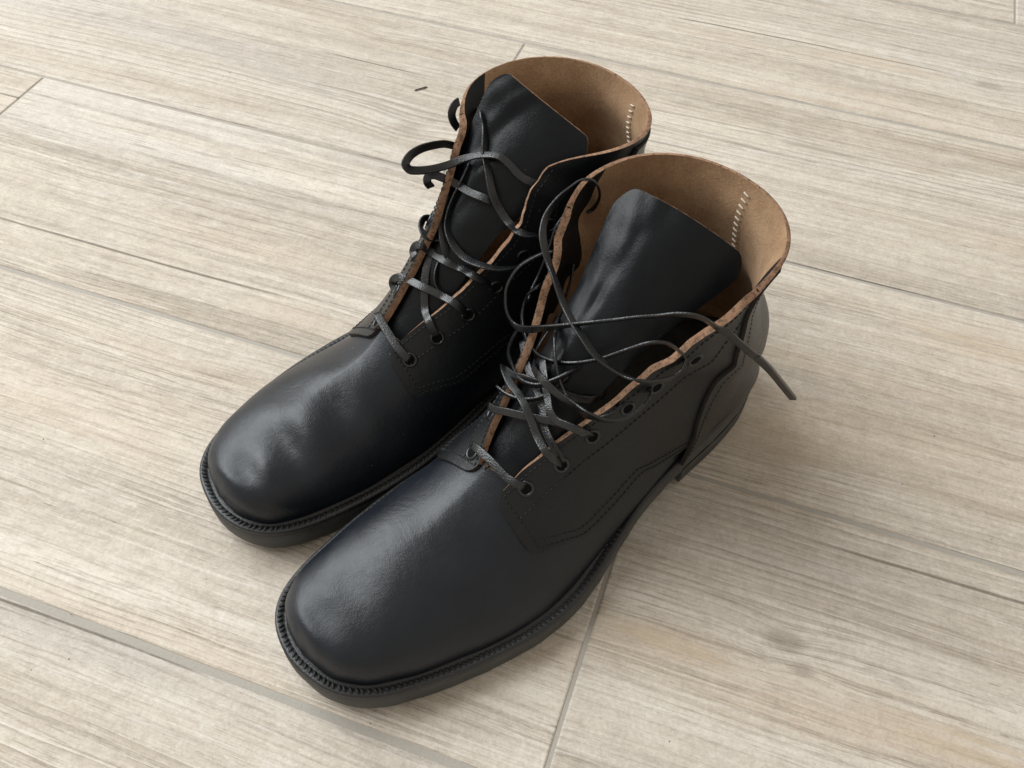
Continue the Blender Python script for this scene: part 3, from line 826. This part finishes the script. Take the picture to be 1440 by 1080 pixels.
# ------------------------------------------------------------------ lace runs (boot frame, mm): centre points and face normals
LACES_NEAR = [
    dict(w=3.8, t=1.15, p=[(199.3,-9.5,79.7),(200.5,-4.0,83.0),(200.6,5.0,83.9),(200.4,15.5,82.4),(198.9,21.5,82.0),(195.7,22.5,77.9)], u=[(0.51,0.43,0.75),(0.51,0.42,0.75),(0.51,0.40,0.76),(0.52,0.38,0.77),(0.51,0.41,0.76),(0.50,0.42,0.76)]),
    dict(w=3.8, t=1.15, p=[(182.0,-17.5,86.4),(182.5,-12.0,89.6),(181.3,-6.0,93.0),(178.1,3.0,96.1),(173.7,11.0,97.7),(170.7,17.0,99.0),(168.8,24.0,100.8),(165.3,28.5,97.9),(159.6,28.0,89.5)], u=[(0.59,0.49,0.64),(0.57,0.52,0.64),(0.57,0.53,0.63),(0.58,0.51,0.64),(0.59,0.50,0.64),(0.61,0.47,0.64),(0.63,0.43,0.64),(0.64,0.41,0.65),(0.64,0.40,0.65)]),
    dict(w=3.8, t=1.15, p=[(177.1,27.0,83.0),(181.7,26.0,90.2),(183.5,22.5,94.4),(180.8,14.0,94.7),(178.3,7.5,97.2),(175.9,0.0,100.4),(173.4,-7.0,99.3),(171.5,-14.0,97.8),(167.8,-22.0,96.8),(164.1,-27.0,92.8)], u=[(0.19,0.28,0.94),(0.17,0.32,0.93),(0.16,0.41,0.90),(0.17,0.47,0.87),(0.18,0.49,0.85),(0.18,0.49,0.85),(0.17,0.47,0.86),(0.18,0.50,0.85),(0.18,0.54,0.82),(0.19,0.57,0.80)]),
    dict(w=3.8, t=1.15, p=[(139.5,-44.0,85.5),(147.0,-40.0,86.6),(154.5,-34.0,89.5),(162.8,-22.0,96.4),(168.5,-10.0,101.9),(167.5,0.0,106.9),(161.6,6.0,112.5),(156.6,8.0,114.3),(149.6,8.0,112.1)], u=[(0.57,-0.58,0.58),(0.64,-0.56,0.52),(0.88,-0.39,0.28),(0.99,-0.15,0.08),(0.96,0.24,-0.13),(0.64,0.74,-0.22),(0.40,0.90,-0.17),(0.34,0.93,-0.15),(0.36,0.92,-0.15)]),
    dict(w=3.8, t=1.15, p=[(144.2,-29.8,93.4),(149.3,-22.0,95.2),(158.0,-13.0,100.9),(166.5,1.0,111.8),(165.7,10.0,109.5),(163.7,19.0,108.3),(162.4,27.0,108.4),(158.3,33.0,106.1),(149.3,37.5,103.6),(139.7,38.5,104.0),(130.7,36.0,103.7),(127.4,33.6,104.8)], u=[(0.94,-0.08,0.32),(0.86,-0.04,0.50),(0.77,0.20,0.61),(0.67,0.37,0.65),(0.66,0.39,0.64),(0.72,0.40,0.57),(0.87,0.42,0.26),(0.75,0.60,-0.27),(0.38,0.85,-0.36),(0.01,0.98,-0.19),(-0.28,0.96,0.01),(-0.47,0.86,0.18)]),
    dict(w=3.8, t=1.15, p=[(156.4,-9.0,108.5),(165.0,2.0,107.8),(167.7,6.5,105.1),(171.0,11.5,102.9),(171.7,17.0,101.1),(170.5,22.0,101.9),(168.2,27.0,101.3),(160.8,28.5,91.2)], u=[(0.75,0.13,0.65),(0.74,0.12,0.66),(0.74,0.12,0.66),(0.76,0.17,0.62),(0.77,0.35,0.54),(0.73,0.46,0.51),(0.74,0.44,0.51),(0.75,0.42,0.51)]),
    dict(w=3.8, t=1.15, p=[(115.7,-40.0,129.3),(122.9,-37.0,135.6),(126.9,-40.0,135.0),(131.7,-43.0,132.7),(137.8,-46.0,128.4),(143.1,-47.0,121.6),(146.1,-46.0,116.2),(149.6,-41.0,108.7),(150.3,-35.0,105.6),(150.9,-27.0,109.9),(150.8,-17.0,118.9),(148.7,-9.0,125.4),(142.5,4.0,134.5),(135.7,12.0,138.0),(129.1,20.0,141.8),(122.8,27.0,143.9),(119.5,32.0,146.6),(115.2,38.0,147.6),(111.5,41.0,145.2),(107.2,42.5,140.5),(101.8,44.0,134.5),(99.0,48.0,132.0),(93.3,52.0,124.4),(88.1,56.0,117.4),(83.6,58.0,112.5)], u=[(-0.26,-0.51,0.82),(-0.26,-0.51,0.82),(-0.15,-0.59,0.79),(0.03,-0.69,0.72),(0.26,-0.75,0.61),(0.52,-0.74,0.42),(0.78,-0.61,0.15),(0.91,-0.41,-0.06),(0.93,0.04,-0.37),(0.66,0.54,-0.52),(0.51,0.69,-0.51),(0.49,0.71,-0.51),(0.49,0.71,-0.51),(0.50,0.70,-0.51),(0.52,0.68,-0.52),(0.53,0.67,-0.52),(0.62,0.63,-0.46),(0.76,0.51,-0.40),(0.92,0.33,-0.23),(0.96,0.26,-0.04),(0.95,0.29,0.13),(0.92,0.26,0.31),(0.89,0.22,0.40),(0.84,0.25,0.47),(0.79,0.28,0.54)]),
    dict(w=3.8, t=1.15, p=[(133.9,-36.0,120.5),(135.8,-40.0,114.3),(136.9,-42.0,106.4),(140.4,-40.0,101.9),(144.9,-34.0,99.3),(149.5,-26.0,99.8),(152.5,-18.0,102.5),(155.5,-8.0,108.8),(153.7,4.0,115.3),(145.4,14.0,120.4),(136.1,24.0,129.9),(131.0,30.0,135.1),(126.2,34.0,134.9),(120.6,36.5,128.9),(114.8,37.4,121.2)], u=[(0.11,-0.74,0.66),(0.32,-0.78,0.54),(0.61,-0.73,0.32),(0.78,-0.61,0.13),(0.88,-0.47,-0.03),(0.95,-0.27,-0.18),(0.93,0.04,-0.36),(0.79,0.39,-0.47),(0.60,0.64,-0.49),(0.42,0.79,-0.45),(0.36,0.83,-0.43),(0.48,0.74,-0.47),(0.73,0.44,-0.52),(0.86,0.13,-0.49),(0.89,0.04,-0.46)]),
    dict(w=3.8, t=1.15, p=[(115.1,37.4,122.0),(114.9,39.5,119.7),(116.6,40.5,118.0),(119.0,41.0,115.9),(122.9,40.5,114.5),(129.8,39.0,116.3),(137.7,37.0,120.1),(142.8,34.0,123.1),(144.2,29.0,122.4),(146.6,22.0,124.3),(148.6,14.0,127.4),(147.5,6.0,130.0),(145.4,-3.0,131.6),(142.0,-12.0,133.0),(138.6,-22.0,139.3),(135.7,-29.0,142.0),(133.4,-35.0,147.2),(130.7,-39.0,150.1),(124.3,-44.0,151.8),(117.0,-47.0,152.9),(109.7,-48.5,154.2),(101.4,-49.0,154.8),(95.5,-47.5,155.4),(92.3,-44.0,154.6),(89.6,-43.0,148.7),(88.5,-44.0,141.8),(89.7,-46.0,136.2),(92.0,-47.5,135.1)], u=[(0.85,-0.38,-0.37),(0.75,-0.64,-0.18),(0.45,-0.88,0.14),(0.20,-0.92,0.35),(-0.13,-0.83,0.55),(-0.34,-0.69,0.64),(-0.38,-0.47,0.80),(-0.33,-0.15,0.93),(-0.26,0.09,0.96),(-0.22,0.23,0.95),(-0.16,0.39,0.91),(-0.16,0.49,0.86),(-0.16,0.54,0.82),(-0.18,0.62,0.76),(-0.31,0.66,0.68),(-0.38,0.68,0.62),(-0.28,0.75,0.60),(-0.04,0.85,0.53),(0.21,0.86,0.47),(0.31,0.88,0.37),(0.40,0.87,0.30),(0.47,0.87,0.16),(0.64,0.76,-0.09),(0.95,0.29,-0.11),(0.95,-0.30,0.13),(0.71,-0.50,0.50),(0.40,-0.49,0.77),(0.15,-0.38,0.91)]),
    dict(w=3.8, t=1.15, p=[(106.3,-40.0,113.8),(111.4,-36.0,109.7),(118.8,-31.0,110.2),(131.7,-22.0,113.0),(143.2,-14.0,117.7),(152.4,-6.0,119.3),(157.5,0.0,116.2),(160.2,5.0,111.9),(161.6,10.0,108.5),(162.8,16.0,106.6),(162.3,22.0,104.7),(158.3,27.0,101.3),(152.0,31.0,102.5),(143.8,30.5,101.1)], u=[(0.72,-0.68,0.15),(0.68,-0.71,0.19),(0.63,-0.74,0.25),(0.62,-0.74,0.26),(0.67,-0.71,0.21),(0.77,-0.63,0.10),(0.84,-0.55,0.01),(0.90,-0.43,-0.09),(0.94,-0.29,-0.18),(0.95,-0.12,-0.28),(0.91,0.16,-0.38),(0.67,0.59,-0.44),(0.30,0.89,-0.34),(0.10,0.96,-0.25)]),
    dict(w=3.8, t=1.15, p=[(108.9,-46.0,144.6),(115.2,-45.0,141.4),(118.2,-45.0,132.9),(120.3,-46.0,122.7),(123.4,-47.0,112.3),(129.9,-45.0,107.7),(134.9,-42.0,105.0)], u=[(0.38,-0.82,0.44),(0.49,-0.80,0.34),(0.58,-0.78,0.25),(0.55,-0.79,0.27),(0.51,-0.80,0.31),(0.54,-0.79,0.28),(0.61,-0.76,0.22)]),
    dict(w=3.8, t=1.15, p=[(132.5,-24.0,106.9),(142.6,-20.0,107.6),(150.3,-18.0,105.0),(153.1,-18.0,97.7)], u=[(0.42,-0.80,0.44),(0.41,-0.80,0.44),(0.48,-0.78,0.39),(0.57,-0.76,0.32)]),
    dict(w=3.8, t=1.15, p=[(166.9,-22.0,97.1),(167.9,-16.0,99.9),(167.4,-8.0,104.4),(165.1,0.0,105.5),(159.9,7.9,102.8),(156.0,14.2,101.4),(151.1,18.7,100.5),(142.4,19.0,96.4)], u=[(0.79,0.44,0.42),(0.76,0.52,0.39),(0.75,0.54,0.39),(0.77,0.51,0.39),(0.77,0.50,0.39),(0.75,0.54,0.39),(0.64,0.66,0.40),(0.57,0.71,0.42)]),
    dict(w=3.8, t=1.15, p=[(149.0,-30.0,96.9),(155.0,-22.0,98.2),(161.1,-12.0,99.1),(166.0,-1.0,98.8),(169.7,6.0,96.0),(173.9,12.0,93.3),(176.4,19.0,90.8),(176.8,25.0,86.4),(176.1,26.5,82.6)], u=[(0.70,0.23,0.67),(0.71,0.24,0.67),(0.71,0.26,0.65),(0.71,0.23,0.67),(0.69,0.18,0.70),(0.69,0.19,0.70),(0.70,0.23,0.68),(0.70,0.22,0.68),(0.70,0.21,0.69)]),
    dict(w=3.8, t=1.15, p=[(175.9,-18.0,94.9),(176.4,-10.0,97.3),(174.0,-3.0,98.9),(168.9,2.0,100.6),(162.8,6.0,105.7),(156.3,8.0,111.5)], u=[(0.95,0.24,-0.19),(0.89,0.38,-0.24),(0.71,0.65,-0.29),(0.42,0.87,-0.25),(0.18,0.97,-0.16),(0.08,0.99,-0.12)]),
    dict(w=3.8, t=2.2, p=[(85.1,57.0,114.3),(75.5,61.0,101.3),(58.6,64.0,77.2),(43.0,67.0,54.5)], u=[(0.80,0.22,0.55),(0.80,0.19,0.56),(0.80,0.15,0.58),(0.80,0.14,0.58)])]
LACES_FAR = [
    dict(w=4.3, t=1.15, p=[(196.6,10.0,75.9),(198.5,2.3,75.5),(199.7,-4.8,74.2),(200.7,-13.9,71.9),(200.2,-18.0,70.1),(199.0,-21.0,67.9)], u=[(0.16,-0.62,0.76),(0.16,-0.61,0.78),(0.16,-0.59,0.79),(0.16,-0.57,0.81),(0.17,-0.54,0.83),(0.17,-0.52,0.84)]),
    dict(w=4.3, t=1.15, p=[(183.7,8.6,85.8),(182.3,14.0,83.7),(182.1,14.5,86.4),(181.1,13.0,89.6),(179.9,10.0,91.7),(178.2,6.0,92.2),(176.1,-3.5,93.1),(172.3,-10.5,91.5),(170.5,-14.0,90.5),(169.3,-20.8,91.1),(166.7,-25.0,87.4),(163.9,-26.0,83.0)], u=[(0.65,-0.52,0.55),(0.66,-0.47,0.59),(0.57,-0.32,0.76),(0.34,-0.30,0.89),(0.16,-0.40,0.90),(0.10,-0.46,0.88),(0.10,-0.46,0.88),(0.11,-0.44,0.89),(0.11,-0.45,0.88),(0.10,-0.47,0.88),(0.10,-0.48,0.87),(0.10,-0.47,0.88)]),
    dict(w=4.3, t=1.15, p=[(181.7,-22.0,74.6),(182.5,-20.2,78.6),(182.6,-17.1,82.6),(179.3,-9.8,82.3),(175.4,-4.6,88.3),(170.7,0.4,94.3),(166.9,3.3,98.0),(162.3,6.0,101.7)], u=[(0.60,-0.45,0.66),(0.60,-0.45,0.66),(0.60,-0.44,0.67),(0.59,-0.41,0.70),(0.58,-0.40,0.71),(0.57,-0.39,0.72),(0.56,-0.38,0.73),(0.56,-0.38,0.73)]),
    dict(w=4.3, t=1.15, p=[(170.3,8.8,101.0),(169.0,12.3,101.7),(167.5,12.2,104.8),(166.8,7.8,108.2),(162.5,5.0,102.6),(160.8,-4.7,102.3),(156.9,-11.5,100.5),(157.0,-22.0,103.6),(152.6,-26.3,99.6),(147.2,-28.3,93.4)], u=[(0.68,-0.44,0.59),(0.65,-0.36,0.67),(0.43,-0.30,0.85),(0.14,-0.47,0.87),(0.11,-0.52,0.85),(0.13,-0.48,0.87),(0.15,-0.46,0.88),(0.15,-0.45,0.88),(0.16,-0.44,0.88),(0.16,-0.43,0.89)]),
    dict(w=4.3, t=1.15, p=[(161.7,-1.0,100.1),(166.6,-4.1,96.8),(168.7,-7.1,92.7),(168.6,-11.0,90.0),(168.1,-15.0,88.1)], u=[(-0.21,-0.94,0.27),(-0.30,-0.89,0.36),(-0.43,-0.69,0.59),(-0.44,-0.48,0.76),(-0.43,-0.42,0.80)]),
    dict(w=4.3, t=1.15, p=[(149.8,20.0,129.3),(151.8,20.0,133.5),(151.1,20.0,136.7),(148.3,19.0,136.8),(145.0,16.4,135.0),(139.7,13.0,130.8),(137.8,3.9,130.2),(135.6,-3.0,130.3),(132.9,-7.0,129.2),(127.5,-9.0,125.8)], u=[(0.66,-0.55,0.51),(0.65,-0.49,0.57),(0.51,-0.41,0.75),(0.31,-0.50,0.81),(0.27,-0.54,0.80),(0.26,-0.55,0.79),(0.27,-0.54,0.80),(0.29,-0.51,0.81),(0.31,-0.49,0.82),(0.33,-0.47,0.82)]),
    dict(w=4.3, t=1.15, p=[(127.8,27.0,139.5),(133.4,26.0,144.1),(140.2,24.0,148.6),(155.1,20.0,155.1),(163.6,17.0,156.5),(167.2,15.0,155.4),(166.1,14.0,152.5),(161.7,14.0,149.5),(152.6,14.5,145.4),(142.2,15.0,142.4),(133.3,13.0,143.2),(126.4,8.0,145.0),(121.6,0.0,146.6),(119.8,-5.0,144.4),(117.8,-12.0,139.9),(114.7,-17.1,137.5),(109.9,-21.0,134.8),(107.7,-24.0,133.8)], u=[(0.65,-0.70,0.31),(0.61,-0.73,0.30),(0.52,-0.80,0.30),(0.44,-0.85,0.28),(0.27,-0.91,0.31),(0.05,-0.85,0.53),(0.08,-0.53,0.84),(0.23,-0.38,0.90),(0.30,-0.33,0.89),(0.34,-0.22,0.92),(0.23,0.01,0.97),(0.11,-0.07,0.99),(0.08,-0.33,0.94),(0.21,-0.58,0.79),(0.30,-0.56,0.77),(0.34,-0.49,0.80),(0.36,-0.47,0.81),(0.36,-0.47,0.81)]),
    dict(w=4.3, t=1.15, p=[(102.5,40.0,143.3),(115.4,20.7,155.9),(117.0,17.1,153.6),(119.8,13.3,150.7),(124.2,8.0,145.2),(128.5,0.0,140.0),(132.4,-8.0,133.7),(132.7,-14.0,127.8),(132.9,-22.0,124.1),(136.1,-32.5,128.3),(133.6,-36.0,127.4),(128.8,-37.5,125.2)], u=[(-0.32,-0.61,0.73),(-0.32,-0.71,0.63),(-0.38,-0.82,0.44),(-0.35,-0.87,0.36),(-0.29,-0.84,0.45),(-0.15,-0.80,0.58),(-0.00,-0.74,0.68),(0.08,-0.64,0.76),(0.17,-0.57,0.80),(0.13,-0.44,0.89),(0.02,-0.16,0.99),(-0.17,0.15,0.98)]),
    dict(w=4.3, t=1.15, p=[(129.8,13.0,138.3),(136.6,11.1,131.7),(141.9,10.4,125.8),(147.4,8.4,119.8),(152.4,4.1,114.6),(155.3,-4.0,110.9),(155.2,-13.0,108.1),(153.4,-24.5,110.3),(147.3,-31.0,108.9),(140.9,-33.5,107.8),(134.2,-34.0,106.5)], u=[(-0.40,-0.90,-0.16),(-0.39,-0.91,-0.17),(-0.36,-0.93,-0.09),(-0.35,-0.93,0.15),(-0.35,-0.81,0.47),(-0.25,-0.62,0.74),(-0.03,-0.46,0.89),(-0.08,-0.21,0.97),(-0.20,0.17,0.97),(-0.10,0.45,0.89),(-0.06,0.56,0.82)]),
    dict(w=4.3, t=1.15, p=[(149.9,18.0,107.3),(152.0,20.0,109.6),(155.1,20.0,111.3),(158.9,18.0,111.0),(162.1,12.6,112.3),(162.6,8.3,111.7),(157.8,7.6,107.9),(154.0,2.9,110.0)], u=[(0.80,-0.57,0.20),(0.72,-0.67,0.15),(0.30,-0.94,0.17),(-0.06,-0.90,0.44),(-0.18,-0.69,0.71),(-0.11,-0.42,0.90),(0.08,-0.20,0.98),(0.16,-0.14,0.98)]),
    dict(w=4.3, t=1.15, p=[(143.0,15.0,123.4),(147.7,12.8,117.9),(151.4,10.2,114.6),(154.9,5.2,111.8),(158.2,-1.1,107.1),(158.2,-4.4,102.0)], u=[(0.28,-0.78,0.56),(0.26,-0.77,0.58),(0.23,-0.75,0.62),(0.20,-0.72,0.67),(0.18,-0.68,0.71),(0.18,-0.65,0.74)]),
    dict(w=4.3, t=1.15, p=[(116.6,38.0,155.3),(120.2,37.0,155.3),(122.9,36.0,152.0),(122.5,35.0,147.3),(120.7,34.0,143.5)], u=[(0.40,-0.86,0.31),(0.30,-0.87,0.38),(0.20,-0.83,0.52),(0.16,-0.73,0.66),(0.17,-0.67,0.72)])]
# ------------------------------------------------------------------ the two boots
TONGUE_NEAR = [
    (214, 56, 2, 16, 3, 0, 5, 0), (199, 65, 2, 16, 3, 0, 5, 0), (184, 79, 2, 16, 3, 0, 5, 0), (167, 95, 2, 16, 3.5, -1, 6, -1),
    (145, 116, 2.5, 17, 4, -3, 7, -2.5), (128, 129, 2, 20, 5, -5, 8, -4), (110, 142, 1.5, 24.5, 6, -8, 9, -6.5), (94, 153, 1, 29, 6.5, -10.5, 10, -8.5), (82, 160, 1, 31, 6.5, -11.5, 10, -9.5)]
TONGUE_FAR = [
    (214, 56, 2, 16, 3, 0, 5, 0), (199, 65, 2, 16, 3, 0, 5, 0), (184, 79, 2, 16, 3, 0, 5, 0), (167, 95, 2, 16, 3.5, 1, 6, 1),
    (148, 116, 2.5, 17, 4, 2, 6, 2), (134, 130, 2, 20, 4.5, 4, 6, 4), (118, 145, 1, 24, 4, 6, 5, 7), (102, 157, 0, 27.5, 2.5, 7, 3, 9.5), (92, 164, -1, 28.5, 1.5, 7.5, 1, 10.5)]
EY_NEAR = {1: [(.530, .302), (.570, .372), (.608, .410), (.650, .455), (.688, .495), (.763, .52)],
           -1: [(.516, -.190), (.561, -.295), (.604, -.37), (.65, -.43), (.70, -.46), (.80, -.52)]}
EY_FAR = {-1: [(.516, -.348), (.5545, -.402), (.594, -.445), (.6345, -.45), (.69, -.43), (.77, -.44)],
          1: [(.516, .15), (.56, .175), (.604, .20), (.65, .25), (.71, .36), (.80, .45)]}
DENTS_NEAR = [(293, 2, -.9, 8, 14, .1), (279, -9, -.8, 8, 12, .2), (287, -8, .5, 5, 9, .2), (262, -4, -.7, 14, 20, .3), (248, -24, .6, 12, 9, .4), (236, 14, -.7, 16, 18, .2)]
DENTS_FAR = [(294, -9, -1.3, 6.5, 11, .3), (287, -16, .9, 5, 9, .2), (272, -14, -2.4, 7.5, 17, .15), (260, -17, 1.2, 7, 16, 0), (241, -13, -2.5, 8.5, 15, -.2), (231, -22, 1.0, 8, 10, 0), (256, 14, -1.0, 12, 12, .3), (222, 6, -.9, 10, 16, 0)]
try: LACES_NEAR
except NameError: LACES_NEAR = []; LACES_FAR = []
CREAM_NEAR = [((.985, .88), (.990, .990))]
CREAM_FAR = [((.983, .89), (-.942, -.946))]
build_boot("boot", "front black leather boot with tangled lace and one lace end hanging past its heel",
           (.1324, .3624), 224.0, False, NEAR_SHAPE, DENTS_NEAR, TONGUE_NEAR, EY_NEAR, LACES_NEAR, CREAM_NEAR, .7, "thin waxed black lace lying in loose loops")
build_boot("boot", "rear black leather boot with creased toe and a lace loop sticking out sideways",
           (.0793, .4395), 222.4, True, FAR_SHAPE, DENTS_FAR, TONGUE_FAR, EY_FAR, LACES_FAR, CREAM_FAR, 2.3, "flat black lace threaded loosely across the opening")

# ------------------------------------------------------------------ small bits lying on the floor
def splinter(name, a, b, r, label, cat, mat):
    a = np.array(a); b = np.array(b); n = 9; K = 7
    C = np.array([a+(b-a)*t+np.array([0, 0, 1])*.25*math.sin(t*3.1) for t in np.linspace(0, 1, n)])
    T = (b-a)/np.linalg.norm(b-a); S = np.array([-T[1], T[0], 0])
    V = []
    for i, c in enumerate(C):
        rr = r*(.55 if i in (0, n-1) else 1+.15*math.sin(i*2.3))
        for k in range(K):
            q = 2*math.pi*k/K; V.append(c+S*math.cos(q)*rr*1.3+np.array([0, 0, 1])*(math.sin(q)*rr*.8))
    F = [(i*K+k, i*K+(k+1) % K, (i+1)*K+(k+1) % K, (i+1)*K+k) for i in range(n-1) for k in range(K)]
    F += [tuple(reversed(range(K))), tuple((n-1)*K+k for k in range(K))]
    base_ = a.copy(); base_[2] = 0
    o = mesh_obj(name, np.array(V)-base_, F, [mat])
    o.location = Vector(base_*.001)
    o["label"] = label; o["category"] = cat
    return o
M_SPL = plain_mat("dark_splinter", (.075, .06, .045), .8)
splinter("splinter", (-87.5, 624.2, .6), (-77.7, 629.8, .6), .55, "tiny dark splinter lying on the tile left of the rear boot", "splinter", M_SPL)
random.seed(5)
Gc = Geo()
for (cx, cy, r) in [(-0.2405, .640, .8), (-.2445, .634, .7), (-.2790, .513, .6), (-.2655, .2765, .7), (-.2155, .1735, .7), (-.209, .151, .6), (-.225, .145, .5), (.079, .123, .7), (.262, .235, .6), (.249, .302, .9), (.222, .268, .6), (.305, .43, .6), (.335, .468, .7), (.17, .6965, .6), (-.06, .126, .5), (-.153, .195, .5), (.29, .205, .6)]:
    P = []
    for k in range(6):
        q = k*math.pi/3; rr = r*random.uniform(.5, 1.1); P.append((cx*1000+rr*math.cos(q)*.8, cy*1000+rr*math.sin(q)*.6, .05))
    P.append((cx*1000, cy*1000, r*.6))
    Gc.add(P, [(k, (k+1) % 6, 6) for k in range(6)], 0)
cr = Gc.build("floor_crumbs", [plain_mat("dark_grit", (.06, .05, .04), .9)])
cr["kind"] = "stuff"; cr["label"] = "scattered specks of dark grit on the floor tiles"
